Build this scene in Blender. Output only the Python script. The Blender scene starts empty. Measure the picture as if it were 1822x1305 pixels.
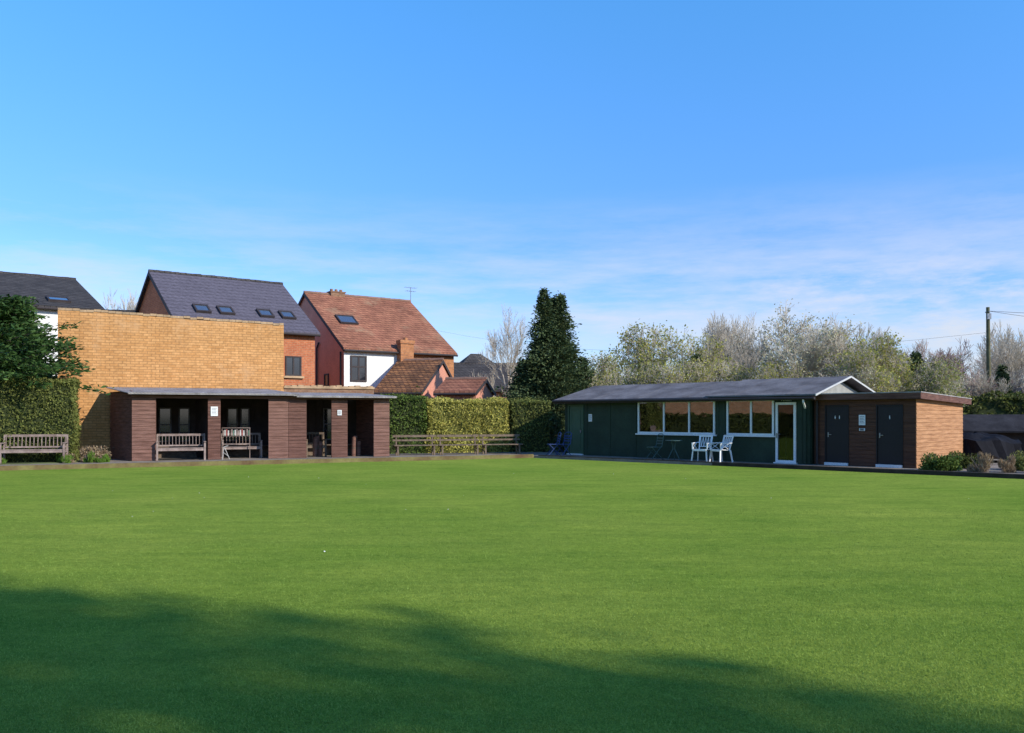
import bpy, bmesh, math, random
import numpy as np
from mathutils import Vector, Matrix
random.seed(7); rng = np.random.default_rng(7)
scene = bpy.context.scene
col = scene.collection
GZ = 0.15   # path level
LZ = 0.06   # bowling green level

# ------------------------------------------------------------------ materials
def newmat(name):
    m = bpy.data.materials.new(name); m.use_nodes = True
    nt = m.node_tree; b = nt.nodes['Principled BSDF']
    return m, nt, b
def N(nt, t, **kw):
    n = nt.nodes.new(t)
    for k, v in kw.items(): setattr(n, k, v)
    return n
def L(nt, a, b): nt.links.new(a, b)
def c4(c): return (c[0], c[1], c[2], 1)
def mul(c, k): return tuple(min(1, x*k) for x in c)
def mixrgb(nt, fac, a, b, blend='MIX'):
    n = N(nt, 'ShaderNodeMixRGB', blend_type=blend)
    for i, v in ((0, fac), (1, a), (2, b)):
        if hasattr(v, 'links'): L(nt, v, n.inputs[i])
        elif i == 0: n.inputs[0].default_value = v
        else: n.inputs[i].default_value = c4(v)
    return n.outputs[0]
def noise(nt, vec, scale, detail=4, rough=.6):
    n = N(nt, 'ShaderNodeTexNoise'); n.inputs['Scale'].default_value = scale
    n.inputs['Detail'].default_value = detail; n.inputs['Roughness'].default_value = rough
    L(nt, vec, n.inputs['Vector']); return n.outputs['Fac']
def ramp(nt, fac, p0, p1, a=(0,0,0), b=(1,1,1)):
    r = N(nt, 'ShaderNodeValToRGB'); e = r.color_ramp.elements
    e[0].position = p0; e[1].position = p1; e[0].color = c4(a); e[1].color = c4(b)
    L(nt, fac, r.inputs[0]); return r.outputs[0]
def bumpn(nt, b, h, strength, dist=.02):
    n = N(nt, 'ShaderNodeBump'); n.inputs['Strength'].default_value = strength
    n.inputs['Distance'].default_value = dist; L(nt, h, n.inputs['Height'])
    L(nt, n.outputs[0], b.inputs['Normal'])
def mat(name, c, rough=.8, var=.25, scale=2.5, bump=.3, bscale=40, spec=.3, metal=0, c2=None, stretch=(1,1,1)):
    m, nt, b = newmat(name)
    tc = N(nt, 'ShaderNodeTexCoord'); mp = N(nt, 'ShaderNodeMapping'); mp.inputs['Scale'].default_value = stretch
    L(nt, tc.outputs['Object'], mp.inputs[0]); v = mp.outputs[0]
    f = ramp(nt, noise(nt, v, scale), .3, .7)
    base = mixrgb(nt, f, mul(c, 1-var), c2 if c2 else mul(c, 1+var))
    f2 = ramp(nt, noise(nt, v, scale*9), .25, .75, (.7,)*3, (1.2,)*3)
    base = mixrgb(nt, .6, base, f2, 'MULTIPLY')
    L(nt, base, b.inputs['Base Color'])
    b.inputs['Roughness'].default_value = rough; b.inputs['Metallic'].default_value = metal
    b.inputs['Specular IOR Level'].default_value = spec
    if bump: bumpn(nt, b, noise(nt, v, bscale), bump)
    return m
def wallvec(nt, sx=1, sz=1):
    tc = N(nt, 'ShaderNodeTexCoord'); s = N(nt, 'ShaderNodeSeparateXYZ'); L(nt, tc.outputs['Object'], s.inputs[0])
    a = N(nt, 'ShaderNodeMath', operation='ADD'); L(nt, s.outputs[0], a.inputs[0]); L(nt, s.outputs[1], a.inputs[1])
    c = N(nt, 'ShaderNodeCombineXYZ'); L(nt, a.outputs[0], c.inputs[0]); L(nt, s.outputs[2], c.inputs[1])
    mp = N(nt, 'ShaderNodeMapping'); mp.inputs['Scale'].default_value = (sx, sz, 1); L(nt, c.outputs[0], mp.inputs[0])
    return mp.outputs[0], tc.outputs['Object']
def brickmat(name, c1, c2, mortar, bw=.23, bh=.077, ms=.012, var=.5, rough=.9, stain=None, bumpk=-.5):
    m, nt, b = newmat(name)
    v, o = wallvec(nt)
    nz = N(nt, 'ShaderNodeTexNoise'); nz.inputs['Scale'].default_value = 1.7; L(nt, o, nz.inputs['Vector'])
    sc_ = N(nt, 'ShaderNodeVectorMath', operation='SCALE'); sc_.inputs['Scale'].default_value = .035; L(nt, nz.outputs['Color'], sc_.inputs[0])
    ad = N(nt, 'ShaderNodeVectorMath', operation='ADD'); L(nt, v, ad.inputs[0]); L(nt, sc_.outputs[0], ad.inputs[1]); v = ad.outputs[0]
    br = N(nt, 'ShaderNodeTexBrick'); L(nt, v, br.inputs['Vector'])
    br.inputs['Color1'].default_value = c4(c1); br.inputs['Color2'].default_value = c4(c2)
    br.inputs['Mortar'].default_value = c4(mortar); br.inputs['Scale'].default_value = 1
    br.inputs['Mortar Size'].default_value = ms; br.inputs['Brick Width'].default_value = bw
    br.inputs['Row Height'].default_value = bh; br.inputs['Mortar Smooth'].default_value = .3
    f = ramp(nt, noise(nt, o, .9, 6, .7), .3, .72, (1-var,)*3, (1+var*.5,)*3)
    base = mixrgb(nt, 1, br.outputs['Color'], f, 'MULTIPLY')
    f3 = ramp(nt, noise(nt, o, 9, 3), .3, .7, (.74,)*3, (1.18,)*3)
    base = mixrgb(nt, .85, base, f3, 'MULTIPLY')
    if stain: base = mixrgb(nt, ramp(nt, noise(nt, o, .5, 7, .75), .55, .72), base, stain)
    L(nt, base, b.inputs['Base Color']); b.inputs['Roughness'].default_value = rough
    b.inputs['Specular IOR Level'].default_value = .15
    bumpn(nt, b, br.outputs['Fac'], bumpk, .012)
    return m
def leafmat(name, a, bcol, rough=.6, trans=.25, var=.8, vs=1.6):
    m, nt, b = newmat(name)
    g = N(nt, 'ShaderNodeNewGeometry'); tc = N(nt, 'ShaderNodeTexCoord')
    r = g.outputs['Random Per Island']
    base = mixrgb(nt, r, a, bcol)
    f = ramp(nt, noise(nt, tc.outputs['Object'], vs, 3), .3, .7, (.6,)*3, (1.3,)*3)
    base = mixrgb(nt, var, base, f, 'MULTIPLY')
    L(nt, base, b.inputs['Base Color']); b.inputs['Roughness'].default_value = rough
    b.inputs['Specular IOR Level'].default_value = .12
    t = N(nt, 'ShaderNodeBsdfTranslucent'); L(nt, base, t.inputs['Color'])
    mx = N(nt, 'ShaderNodeMixShader'); mx.inputs[0].default_value = trans
    L(nt, b.outputs[0], mx.inputs[1]); L(nt, t.outputs[0], mx.inputs[2])
    L(nt, mx.outputs[0], nt.nodes['Material Output'].inputs['Surface'])
    return m
def glassmat(name, refl=.3, tint=(.5,.5,.5)):
    m, nt, b = newmat(name); nt.nodes.remove(b)
    g = N(nt, 'ShaderNodeBsdfGlossy'); g.inputs['Roughness'].default_value = .01; g.inputs['Color'].default_value = (.95,.97,1,1)
    tc = N(nt, 'ShaderNodeTexCoord'); bp = N(nt, 'ShaderNodeBump'); bp.inputs['Strength'].default_value = .05; bp.inputs['Distance'].default_value = .02
    L(nt, noise(nt, tc.outputs['Object'], 2.5, 1), bp.inputs['Height']); L(nt, bp.outputs[0], g.inputs['Normal'])
    t = N(nt, 'ShaderNodeBsdfTransparent'); t.inputs['Color'].default_value = c4(tint)
    mx = N(nt, 'ShaderNodeMixShader'); mx.inputs[0].default_value = refl
    L(nt, t.outputs[0], mx.inputs[1]); L(nt, g.outputs[0], mx.inputs[2])
    L(nt, mx.outputs[0], nt.nodes['Material Output'].inputs['Surface'])
    return m

def lawnmat():
    m, nt, b = newmat('mown_grass')
    tc = N(nt, 'ShaderNodeTexCoord'); o = tc.outputs['Object']
    big = ramp(nt, noise(nt, o, .22, 5, .6), .35, .68)
    base = mixrgb(nt, big, (.180,.292,.042), (.262,.352,.060))
    mp = N(nt, 'ShaderNodeMapping'); mp.inputs['Scale'].default_value = (.35, 1.3, 1); mp.inputs['Rotation'].default_value = (0,0,math.radians(8))
    L(nt, o, mp.inputs[0])
    st = ramp(nt, noise(nt, mp.outputs[0], 1.7, 7, .75), .35, .7, (.78,.83,.82), (1.22,1.14,1.1))
    base = mixrgb(nt, 1, base, st, 'MULTIPLY')
    mid = ramp(nt, noise(nt, o, 11, 6, .8), .3, .7, (.68,.73,.68), (1.3,1.22,1.25))
    base = mixrgb(nt, 1, base, mid, 'MULTIPLY')
    fine = ramp(nt, noise(nt, o, 80, 4, .75), .3, .72, (.42,.48,.45), (1.58,1.45,1.45))
    base = mixrgb(nt, 1, base, fine, 'MULTIPLY')
    patch = ramp(nt, noise(nt, o, .6, 6, .8), .60, .74)
    base = mixrgb(nt, mixrgb(nt, 1, patch, (.45,.45,.45), 'MULTIPLY'), base, (.30,.32,.08))
    L(nt, base, b.inputs['Base Color']); b.inputs['Roughness'].default_value = 1
    b.inputs['Specular IOR Level'].default_value = 0
    bumpn(nt, b, noise(nt, o, 60, 6, .85), .7, .025)
    return m
M = {}
M['lawn'] = lawnmat()
M['ground'] = mat('rough_ground', (.10,.12,.045), .95, .4, .5, .5, 20)
M['path'] = mat('gravel_path', (.24,.20,.16), .95, .3, 1.5, .6, 60)
M['kerb'] = mat('mossy_timber_kerb', (.20,.115,.06), .95, .4, 1.5, .5, 40, c2=(.22,.19,.07))
M['kerbd'] = mat('dark_timber_kerb', (.045,.034,.025), .9, .4, 3, .5, 40)
M['ybrick'] = brickmat('ochre_brick', (.68,.355,.140), (.56,.270,.095), (.40,.205,.085), .29, .098, .013, .18, stain=(.58,.34,.17), bumpk=-.6)
M['nbrick'] = brickmat('orange_brick', (.5,.27,.15), (.4,.20,.10), (.36,.24,.15), .3, .1, .014, .25)
M['rbrick'] = brickmat('red_brick', (.54,.175,.075), (.43,.12,.052), (.42,.22,.13), .24, .085, .012, .2)
M['obrick'] = brickmat('old_orange_brick', (.58,.25,.10), (.44,.17,.07), (.36,.2,.12), .24, .085, .012, .3)
M['lbrick'] = brickmat('weathered_brick', (.34,.19,.11), (.24,.12,.075), (.26,.18,.12), .24, .085, .012, .4)
M['pink'] = mat('pink_render', (.62,.27,.18), .9, .10, 1.2, .2, 30)
M['white'] = mat('white_render', (.80,.78,.74), .85, .05, 1, .1, 30)
M['slate'] = brickmat('slate_tiles', (.125,.112,.138), (.110,.098,.122), (.065,.058,.07), .3, .19, .016, .08)
M['darkslate'] = brickmat('old_dark_tiles', (.095,.085,.080), (.065,.058,.055), (.03,.026,.025), .25, .13, .02, .35)
M['redtile'] = brickmat('red_clay_tiles', (.43,.185,.105), (.31,.125,.075), (.18,.07,.045), .25, .15, .022, .45, stain=(.31,.20,.12))
M['browntile'] = brickmat('brown_clay_tiles', (.38,.17,.07), (.18,.09,.045), (.08,.035,.025), .25, .14, .022, .55, stain=(.16,.11,.06))
M['ridge'] = mat('ridge_tile', (.24,.14,.10), .9, .2)
M['verge'] = mat('dark_trim', (.045,.035,.035), .7, .2)
M['stone'] = mat('coping', (.42,.28,.16), .9, .35, 2)
M['maroon'] = mat('maroon_stained_board', (.140,.058,.040), .75, .45, 3, .5, 30, c2=(.19,.09,.065), stretch=(.5,1,6))
M['maroon2'] = mat('faded_board', (.19,.088,.062), .8, .4, 3, .5, 30, c2=(.27,.14,.105), stretch=(.5,1,6))
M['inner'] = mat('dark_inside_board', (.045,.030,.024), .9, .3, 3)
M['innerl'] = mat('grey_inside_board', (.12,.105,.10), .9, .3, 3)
M['felt'] = mat('roofing_felt', (.15,.135,.135), .9, .35, 1.2, .5, 50, c2=(.23,.212,.21), spec=.1)
M['feltd'] = mat('dark_roofing_felt', (.045,.042,.045), .95, .4, 1.2, .5, 50, spec=.05)
M['sheet'] = mat('grey_roof_sheet', (.34,.31,.30), .8, .35, 2.5, .3, 20, spec=.1)
M['green'] = mat('dark_green_paint', (.028,.048,.030), .6, .22, 1.5, .1, 20, spec=.2)
M['green2'] = mat('mid_green_paint', (.055,.105,.06), .5, .1, 2, .1, 20)
M['wpaint'] = mat('white_paint', (.78,.78,.76), .5, .04, 3, .05, 30)
M['barge'] = mat('weathered_white_board', (.5,.5,.48), .7, .1, 3, .05, 30)
M['gableshade'] = mat('shaded_gable_paint', (.30,.30,.28), .7, .15, 3, .05, 30)  # pale gable panel, greyed so the colour carries the shade on it
M['brown'] = mat('shaded_brown_board', (.085,.033,.018), .7, .35, 3, .4, 30, c2=(.135,.055,.028), stretch=(.5,.5,6))  # toilet block boards darkened: the shade on the front is in the colour
M['tan'] = mat('sunlit_brown_board', (.42,.195,.085), .8, .3, 3, .4, 30, c2=(.52,.27,.13), stretch=(.5,.5,6))  # same boards, lighter for the sunlit side: sunlight put into the colour
M['door'] = mat('dark_door_paint', (.013,.011,.014), .45, .15, 2, .05, 20)
M['oldwood'] = mat('weathered_teak', (.26,.185,.155), .85, .3, 5, .4, 50, c2=(.38,.29,.25))
M['benchwood'] = mat('grey_bench_board', (.12,.085,.06), .85, .3, 5, .4, 50, c2=(.24,.175,.125))
M['plastic'] = mat('white_plastic', (.82,.82,.82), .4, .03, 2, 0, 10, spec=.5)
M['metal'] = mat('dark_green_metal', (.06,.11,.10), .4, .1, 2, 0, 10)
M['blue'] = mat('blue_canvas', (.04,.07,.20), .7, .1, 4, .1, 30)
M['steel'] = mat('grey_steel', (.3,.3,.31), .4, .1, 3, 0, 10, metal=.7)
M['paper'] = mat('notice_paper', (.8,.8,.78), .7, .03, 5, 0, 10)
M['card'] = mat('faded_white_card', (.5,.48,.44), .7, .1, 5, 0, 10)
M['ink'] = mat('printed_ink', (.2,.2,.22), .7, .1, 5, 0, 10)
M['bark'] = mat('brown_bark', (.16,.125,.095), .95, .3, 5, .6, 30)
M['twig'] = mat('pale_twig', (.54,.47,.37), .9, .25, 1)
M['twigred'] = mat('reddish_twig', (.44,.31,.26), .9, .25, 1)
M['polew'] = mat('mossy_pole', (.13,.12,.06), .9, .3, 3)
M['wire'] = mat('wire_black', (.08,.08,.085), .6, .1, 3, 0)
M['tarp'] = mat('black_tarpaulin', (.012,.012,.016), .8, .2, 3, .8, 5, spec=.08)
M['glass'] = glassmat('window_glass', .17, (.42,.44,.43))
M['dglass'] = glassmat('door_glass', .05, (.5,.52,.52))
M['hglass'] = mat('dark_house_glass', (.02,.022,.028), .06, .1, 2, 0, spec=.8)
M['skyl'] = mat('roof_window_glass', (.16,.22,.30), .05, .1, 2, 0, spec=1.0, metal=.6)
M['lyel'] = leafmat('leaf_yellow_green', (.34,.35,.07), (.60,.55,.17), trans=.35)
M['lhy'] = leafmat('leaf_variegated_hedge', (.26,.26,.04), (.60,.52,.14), trans=.2, vs=1.0)
M['lhg'] = leafmat('leaf_hedge_green', (.07,.12,.025), (.16,.21,.045))
M['lhd'] = leafmat('leaf_hedge_dark', (.055,.075,.018), (.14,.15,.035))
M['lho'] = leafmat('leaf_clipped_olive', (.095,.12,.028), (.24,.25,.07), vs=1.0)
M['lcon'] = leafmat('leaf_conifer', (.036,.062,.026), (.13,.165,.066), trans=.12)
M['lev'] = leafmat('leaf_cedar', (.022,.058,.016), (.080,.14,.035), trans=.12)
M['lolive'] = leafmat('leaf_olive', (.22,.25,.06), (.42,.40,.14), trans=.3)
M['ldry'] = leafmat('leaf_dry_brown', (.24,.16,.10), (.46,.35,.21))
M['lpale'] = leafmat('leaf_pale_catkin', (.50,.48,.27), (.72,.67,.45), trans=.3)
M['lgrass'] = leafmat('leaf_grass_tuft', (.09,.18,.02), (.19,.30,.05))
M['lblade'] = leafmat('grass_blade', (.16,.27,.04), (.34,.44,.09), trans=.3, var=.4)
M['lbig'] = leafmat('leaf_shade_tree', (.03,.06,.015), (.06,.10,.02), trans=.05)
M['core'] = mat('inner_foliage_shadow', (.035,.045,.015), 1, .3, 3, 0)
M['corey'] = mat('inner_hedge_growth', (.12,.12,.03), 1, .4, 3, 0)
M['petal'] = mat('white_petal', (.75,.75,.7), .8, .05, 5, 0)
M['red'] = mat('red_card', (.30,.08,.07), .6, .1, 5, 0)
M['cgreen'] = mat('green_card', (.10,.17,.12), .6, .1, 5, 0)

# ------------------------------------------------------------------ mesh tools
class MB:
    def __init__(s): s.v = []; s.f = []
    def add(s, vs, fs):
        o = len(s.v); s.v += [tuple(p) for p in vs]; s.f += [tuple(i+o for i in f) for f in fs]; return s
    def box(s, x0, x1, y0, y1, z0, z1):
        return s.add([(x0,y0,z0),(x1,y0,z0),(x1,y1,z0),(x0,y1,z0),(x0,y0,z1),(x1,y0,z1),(x1,y1,z1),(x0,y1,z1)],
              [(0,3,2,1),(4,5,6,7),(0,1,5,4),(1,2,6,5),(2,3,7,6),(3,0,4,7)])
    def obox(s, c, ax, ay, az):
        c, ax, ay, az = map(Vector, (c, ax, ay, az))
        vs = [c+i*ax+j*ay+k*az for k in (-1,1) for i, j in ((-1,-1),(1,-1),(1,1),(-1,1))]
        return s.add(vs, [(0,3,2,1),(4,5,6,7),(0,1,5,4),(1,2,6,5),(2,3,7,6),(3,0,4,7)])
    def bar(s, p0, p1, w, h, up=(0,0,1)):
        p0, p1 = Vector(p0), Vector(p1); d = p1-p0; u = Vector(up)
        if abs(d.normalized().dot(u)) > .99: u = Vector((0,1,0))
        a = d.cross(u).normalized()*w/2; b = a.cross(d).normalized()*h/2
        return s.obox((p0+p1)/2, d/2, a, b)
    def prism(s, pts, vec):
        n = len(pts); vec = Vector(vec); vs = [Vector(p) for p in pts]; vs += [p+vec for p in vs]
        return s.add(vs, [tuple(range(n))[::-1], tuple(range(n, 2*n))]+[(i,(i+1)%n,(i+1)%n+n,i+n) for i in range(n)])
    def tube(s, p0, p1, r0, r1=None, n=10):
        r1 = r0 if r1 is None else r1
        p0, p1 = Vector(p0), Vector(p1); d = (p1-p0).normalized()
        a = d.orthogonal().normalized(); b = d.cross(a)
        vs = [p0+(a*math.cos(t)+b*math.sin(t))*r0 for t in [i*2*math.pi/n for i in range(n)]]
        vs += [p1+(a*math.cos(t)+b*math.sin(t))*r1 for t in [i*2*math.pi/n for i in range(n)]]
        return s.add(vs, [tuple(range(n))[::-1], tuple(range(n, 2*n))]+[(i,(i+1)%n,(i+1)%n+n,i+n) for i in range(n)])
    def path(s, pts, r, n=8):
        for a, b in zip(pts[:-1], pts[1:]): s.tube(a, b, r, r, n)
        return s
    def obj(s, name, m, parent=None, bevel=0, label=None):
        me = bpy.data.meshes.new(name); me.from_pydata(s.v, [], s.f)
        bm = bmesh.new(); bm.from_mesh(me); bmesh.ops.recalc_face_normals(bm, faces=bm.faces); bm.to_mesh(me); bm.free()
        me.materials.append(m); o = bpy.data.objects.new(name, me); col.objects.link(o)
        if parent: o.parent = parent
        if bevel:
            b = o.modifiers.new('bevel', 'BEVEL'); b.width = bevel; b.segments = 2
        if label: o['label'] = label
        return o
def root(name, label, cat, loc=(0,0,0), rot=0, group=None):
    e = bpy.data.objects.new(name, None); col.objects.link(e)
    e.location = loc; e.rotation_euler = (0, 0, rot); e.empty_display_size = .2
    tag(e, label, cat, group); return e
def tag(o, label, cat, group=None):
    o['label'] = label; o['category'] = cat
    if group: o['group'] = group
def npmesh(name, V, F, m, parent=None):
    me = bpy.data.meshes.new(name); nf, k = F.shape
    me.vertices.add(len(V)); me.vertices.foreach_set('co', V.astype(np.float32).ravel())
    me.loops.add(nf*k); me.loops.foreach_set('vertex_index', F.astype(np.int32).ravel())
    me.polygons.add(nf); me.polygons.foreach_set('loop_start', np.arange(nf, dtype=np.int32)*k)
    me.update(calc_edges=True); me.validate()
    me.materials.append(m)
    if parent is False: return me
    o = bpy.data.objects.new(name, me); col.objects.link(o)
    if parent: o.parent = parent
    return o
def unit(a): return a/np.maximum(np.linalg.norm(a, axis=-1, keepdims=True), 1e-9)
def leafquads(P, size, asp=.55, dirs=None):
    n = len(P); a = unit(rng.normal(size=(n,3))) if dirs is None else unit(dirs+rng.normal(size=(n,3))*.35)
    b = unit(np.cross(a, rng.normal(size=(n,3))))
    s = (size*rng.uniform(.6, 1.4, (n,1)))
    a = a*s; b = b*s*asp
    V = np.stack([P-a, P+b, P+a, P-b], 1).reshape(-1, 3)
    return V, np.arange(n*4).reshape(n, 4)
def tubes(S, n=4):
    p0, p1, r0, r1 = S[:,0:3], S[:,3:6], S[:,6:7], S[:,7:8]
    d = unit(p1-p0); ref = np.where(np.abs(d[:,2:3]) > .9, np.array([[1,0,0]]), np.array([[0,0,1]]))
    a = unit(np.cross(d, ref)); b = np.cross(d, a); V = []
    for p, r in ((p0, r0), (p1, r1)):
        for i in range(n):
            t = 2*math.pi*i/n; V.append(p+(a*math.cos(t)+b*math.sin(t))*r)
    V = np.stack(V, 1).reshape(-1, 3); base = np.arange(len(S))[:,None]*(2*n)
    F = np.concatenate([base+np.array([[i, (i+1)%n, (i+1)%n+n, i+n]]) for i in range(n)])
    return V, F

# ------------------------------------------------------------------ ground, lawn, path, kerbs
def structure(o): o['kind'] = 'structure'; return o
g = MB(); R = 900
g.add([(-R,-R,0),(R,-R,0),(R,R,0),(-R,R,0)], [(0,1,2,3)]); structure(g.obj('ground', M['ground']))
A = (-32.0, 17.6); Bc = (.87, 33.67); C = (27.0, 9.87)
l = MB(); l.prism([(A[0],A[1],.0),(Bc[0],Bc[1],.0),(C[0],C[1],.0),(27,-25,.0),(-32,-25,.0)], (0,0,LZ))
for i in range(len(l.v)):
    if l.v[i][2] == 0: l.v[i] = (l.v[i][0], l.v[i][1], .004)
structure(l.obj('lawn', M['lawn']))
n = 220000; yy = 4.0/(1-rng.random(n)*(1-4.0/15.0)); xx = (rng.random(n)*2-1)*(yy*.68+.6)
hgt = rng.uniform(.008,.018,n); az = rng.random(n)*6.283; wv = .0022+.00012*yy
lean = rng.normal(size=(n,2))*.009
b0 = np.c_[xx-np.cos(az)*wv, yy-np.sin(az)*wv, np.full(n,LZ+.0005)]; b1 = np.c_[xx+np.cos(az)*wv, yy+np.sin(az)*wv, np.full(n,LZ+.0005)]
tp_ = np.c_[xx+lean[:,0], yy+lean[:,1], LZ+hgt]
o = npmesh('grass_blades', np.stack([b0,b1,tp_],1).reshape(-1,3), np.arange(n*3).reshape(n,3), M['lblade']); o['kind'] = 'stuff'; tag(o, 'short mown green grass blades of the bowling green', 'grass')
def strip(a, b, off0, off1, z0, z1, mb):
    a, b = Vector((*a, 0)), Vector((*b, 0)); d = (b-a).normalized(); n = Vector((-d.y, d.x, 0))
    if n.y < 0: n = -n
    mb.prism([a+n*off0+Vector((0,0,z0)), b+n*off0+Vector((0,0,z0)), b+n*off1+Vector((0,0,z0)), a+n*off1+Vector((0,0,z0))], (0,0,z1-z0))
def off(a, b, d):
    a, b = Vector(a), Vector(b); t = (b-a).normalized(); n = Vector((-t.y, t.x)); n = n if n.y > 0 else -n
    return a+n*d, b+n*d
a1, b1 = off(A, Bc, 6.0); b2, c2_ = off(Bc, C, 9.0)
k = .07
ak, bk = off(A, Bc, k); bk2, ck = off(Bc, C, k)
pp = MB(); top = GZ
poly = [(ak.x,ak.y),(Bc[0]+.02,Bc[1]+.09),(ck.x,ck.y),(c2_.x,c2_.y),(b2.x+.5,b2.y+.4),(4,42),(b1.x-4,b1.y-1),(a1.x,a1.y)]
pp.prism([(x,y,.004) for x,y in poly], (0,0,top-.004)); structure(pp.obj('path', M['path']))
kb = MB(); strip(A, Bc, 0, .14, .008, GZ+.055, kb); o = kb.obj('timber_kerb', M['kerb'], bevel=.01)
tag(o, 'mossy reddish brown timber edging board along the bowling green', 'kerb', 'edging boards round the green')
kb = MB(); strip((Bc[0]+.17,Bc[1]-.02), C, 0, .14, .008, GZ+.03, kb); o = kb.obj('timber_kerb', M['kerbd'], bevel=.01)
tag(o, 'dark timber edging board in front of the pavilion path', 'kerb', 'edging boards round the green')
gv = MB(); gv.prism([(-26,22.7,GZ),(-15.1,28.05,GZ),(-14.4,30.0,GZ),(-14.9,31.2,GZ),(-26,30,GZ)], (0,0,.02)); structure(gv.obj('grass_verge', M['ground']))

# ------------------------------------------------------------------ generic gabled house
def window(par, x0, x1, z0, z1, y, fm, gm, mull=(), trans=(), fw=.06, axis='x', name='window', d=.05):
    mb = MB(); g_ = MB()
    def bx(m, a0, a1, c0, c1, y0, y1):
        if axis == 'x': m.box(a0, a1, y0, y1, c0, c1)
        else: m.box(y0, y1, a0, a1, c0, c1)
    ya, yb = y-d, y+.01
    bx(mb, x0, x1, z0, z0+fw, ya, yb); bx(mb, x0, x1, z1-fw, z1, ya, yb)
    bx(mb, x0, x0+fw, z0+fw, z1-fw, ya, yb); bx(mb, x1-fw, x1, z0+fw, z1-fw, ya, yb)
    for m_ in mull: bx(mb, m_-fw/2, m_+fw/2, z0+fw, z1-fw, ya+.004, yb)
    for t_ in trans: bx(mb, x0+fw, x1-fw, t_-fw/2, t_+fw/2, ya+.008, yb)
    bx(g_, x0+fw-.005, x1-fw+.005, z0+fw-.005, z1-fw+.005, y-d*.35, y-d*.35+.008)
    w = mb.obj(name, fm, par); g_.obj('pane', gm, w)
    return w
def gable_house(name, label, loc, rot, Ln, hw, ez, rz, wallm, roofm, ov=.25, th=.12, endov=.15, trim='verge', front=None, cat='house'):
    r = root(name, label, cat, (loc[0], loc[1], 0), rot)
    w = MB(); w.prism([(0,0,0),(0,2*hw,0),(0,2*hw,ez),(0,hw,rz),(0,0,ez)], (Ln,0,0)); w.obj('wall', wallm, r)
    sl = (rz-ez)/hw
    rf = MB(); a = .015
    prof = [(-ov, ez-ov*sl+a), (hw, rz+a), (2*hw+ov, ez-ov*sl+a), (2*hw+ov, ez-ov*sl+a+th), (hw, rz+a+th*1.1), (-ov, ez-ov*sl+a+th)]
    rf.prism([(-endov, y, z) for y, z in prof], (Ln+2*endov, 0, 0)); roof = rf.obj('roof', roofm, r)
    rd = MB()
    nseg = int((Ln+2*endov)/.35)
    for i in range(nseg):
        x0 = -endov+i*(Ln+2*endov)/nseg; rd.tube((x0, hw, rz+th+random.uniform(-.01,.015)), (x0+(Ln+2*endov)/nseg+.01, hw, rz+th+random.uniform(-.01,.015)), .10, .105, 8)
    rd.obj('ridge_tiles', M['ridge'] if roofm in (M['redtile'], M['browntile']) else M['darkslate'], roof)
    for x in (-endov-.02, Ln+endov+.0):
        tr = MB(); tr.prism([(x, -ov, ez-ov*sl-.08), (x, hw, rz-.06), (x, 2*hw+ov, ez-ov*sl-.08), (x, 2*hw+ov, ez-ov*sl+a+th*.9), (x, hw, rz+a+th*.9), (x, -ov, ez-ov*sl+a+th*.9)], (.02, 0, 0))
        tr.obj('verge_board', M[trim], roof)
    gt = MB(); gt.tube((-endov, -ov-.05, ez-ov*sl), (Ln+endov, -ov-.05, ez-ov*sl), .06, .06, 8); gt.obj('gutter', M['verge'], roof)
    return r, roof
def skylight(roof, t, y, hw, ez, rz, w=.7, h=.75):
    sl = (rz-ez)/hw; p = math.atan(sl); s = Vector((0, math.cos(p), math.sin(p))); n = Vector((0, -math.sin(p), math.cos(p)))
    c = Vector((t, y, ez+y*sl+.13))+n*.05; X = Vector((1,0,0))
    f = MB()
    f.obox(c+s*(h/2-.05), X*w/2, s*.05, n*.06); f.obox(c-s*(h/2-.05), X*w/2, s*.05, n*.06)
    f.obox(c+X*(w/2-.04), X*.04, s*(h/2-.1), n*.06); f.obox(c-X*(w/2-.04), X*.04, s*(h/2-.1), n*.06)
    fo = f.obj('skylight', M['verge'], roof)
    q = MB(); q.obox(c+n*.01, X*(w/2-.08), s*(h/2-.1), n*.02); q.obj('pane', M['skyl'], fo)

H1 = dict(hw=4.5, ez=5.8, rz=8.6)
r, roof = gable_house('brick_house', 'red brick house with grey slate roof and four roof windows', (-14.7,37.15), math.radians(37.0), 6.4, 4.5, 5.8, 8.6, M['rbrick'], M['slate'])
for t in (1.35, 2.45, 4.35, 5.45): skylight(roof, t, 1.15, **H1)
window(r, 4.9, 5.7, 3.65, 4.6, 0, M['verge'], M['hglass'], mull=(5.3,), fw=.07)
sl_ = MB(); sl_.box(4.8, 5.8, -.12, -.002, 3.55, 3.65); sl_.obj('sill', M['stone'], r)
H2 = dict(hw=5.52, ez=5.4, rz=8.9)
r, roof = gable_house('clay_tiled_house', 'pink and white rendered house with red clay tile roof', (-9.0,45.1), math.radians(34.85), 6.82, 5.52, 5.4, 8.9, M['pink'], M['redtile'], endov=.1)
skylight(roof, 1.3, 2.6, **H2, w=1.1, h=1.0)
w = MB(); w.box(.0, 3.3, -.04, -.003, 0, 5.38); w.obj('white_render_front', M['white'], r)
w = MB(); w.box(3.3, 6.82, -.04, -.003, 0, 5.38); w.obj('brick_front', M['obrick'], r)
window(r, .35, 1.3, 3.6, 5.0, -.05, M['verge'], M['hglass'], mull=(.83,), trans=(4.4,), fw=.09)
window(r, 2.0, 2.6, 3.4, 4.1, -.01, M['verge'], M['hglass'], axis='y', fw=.08)
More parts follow.
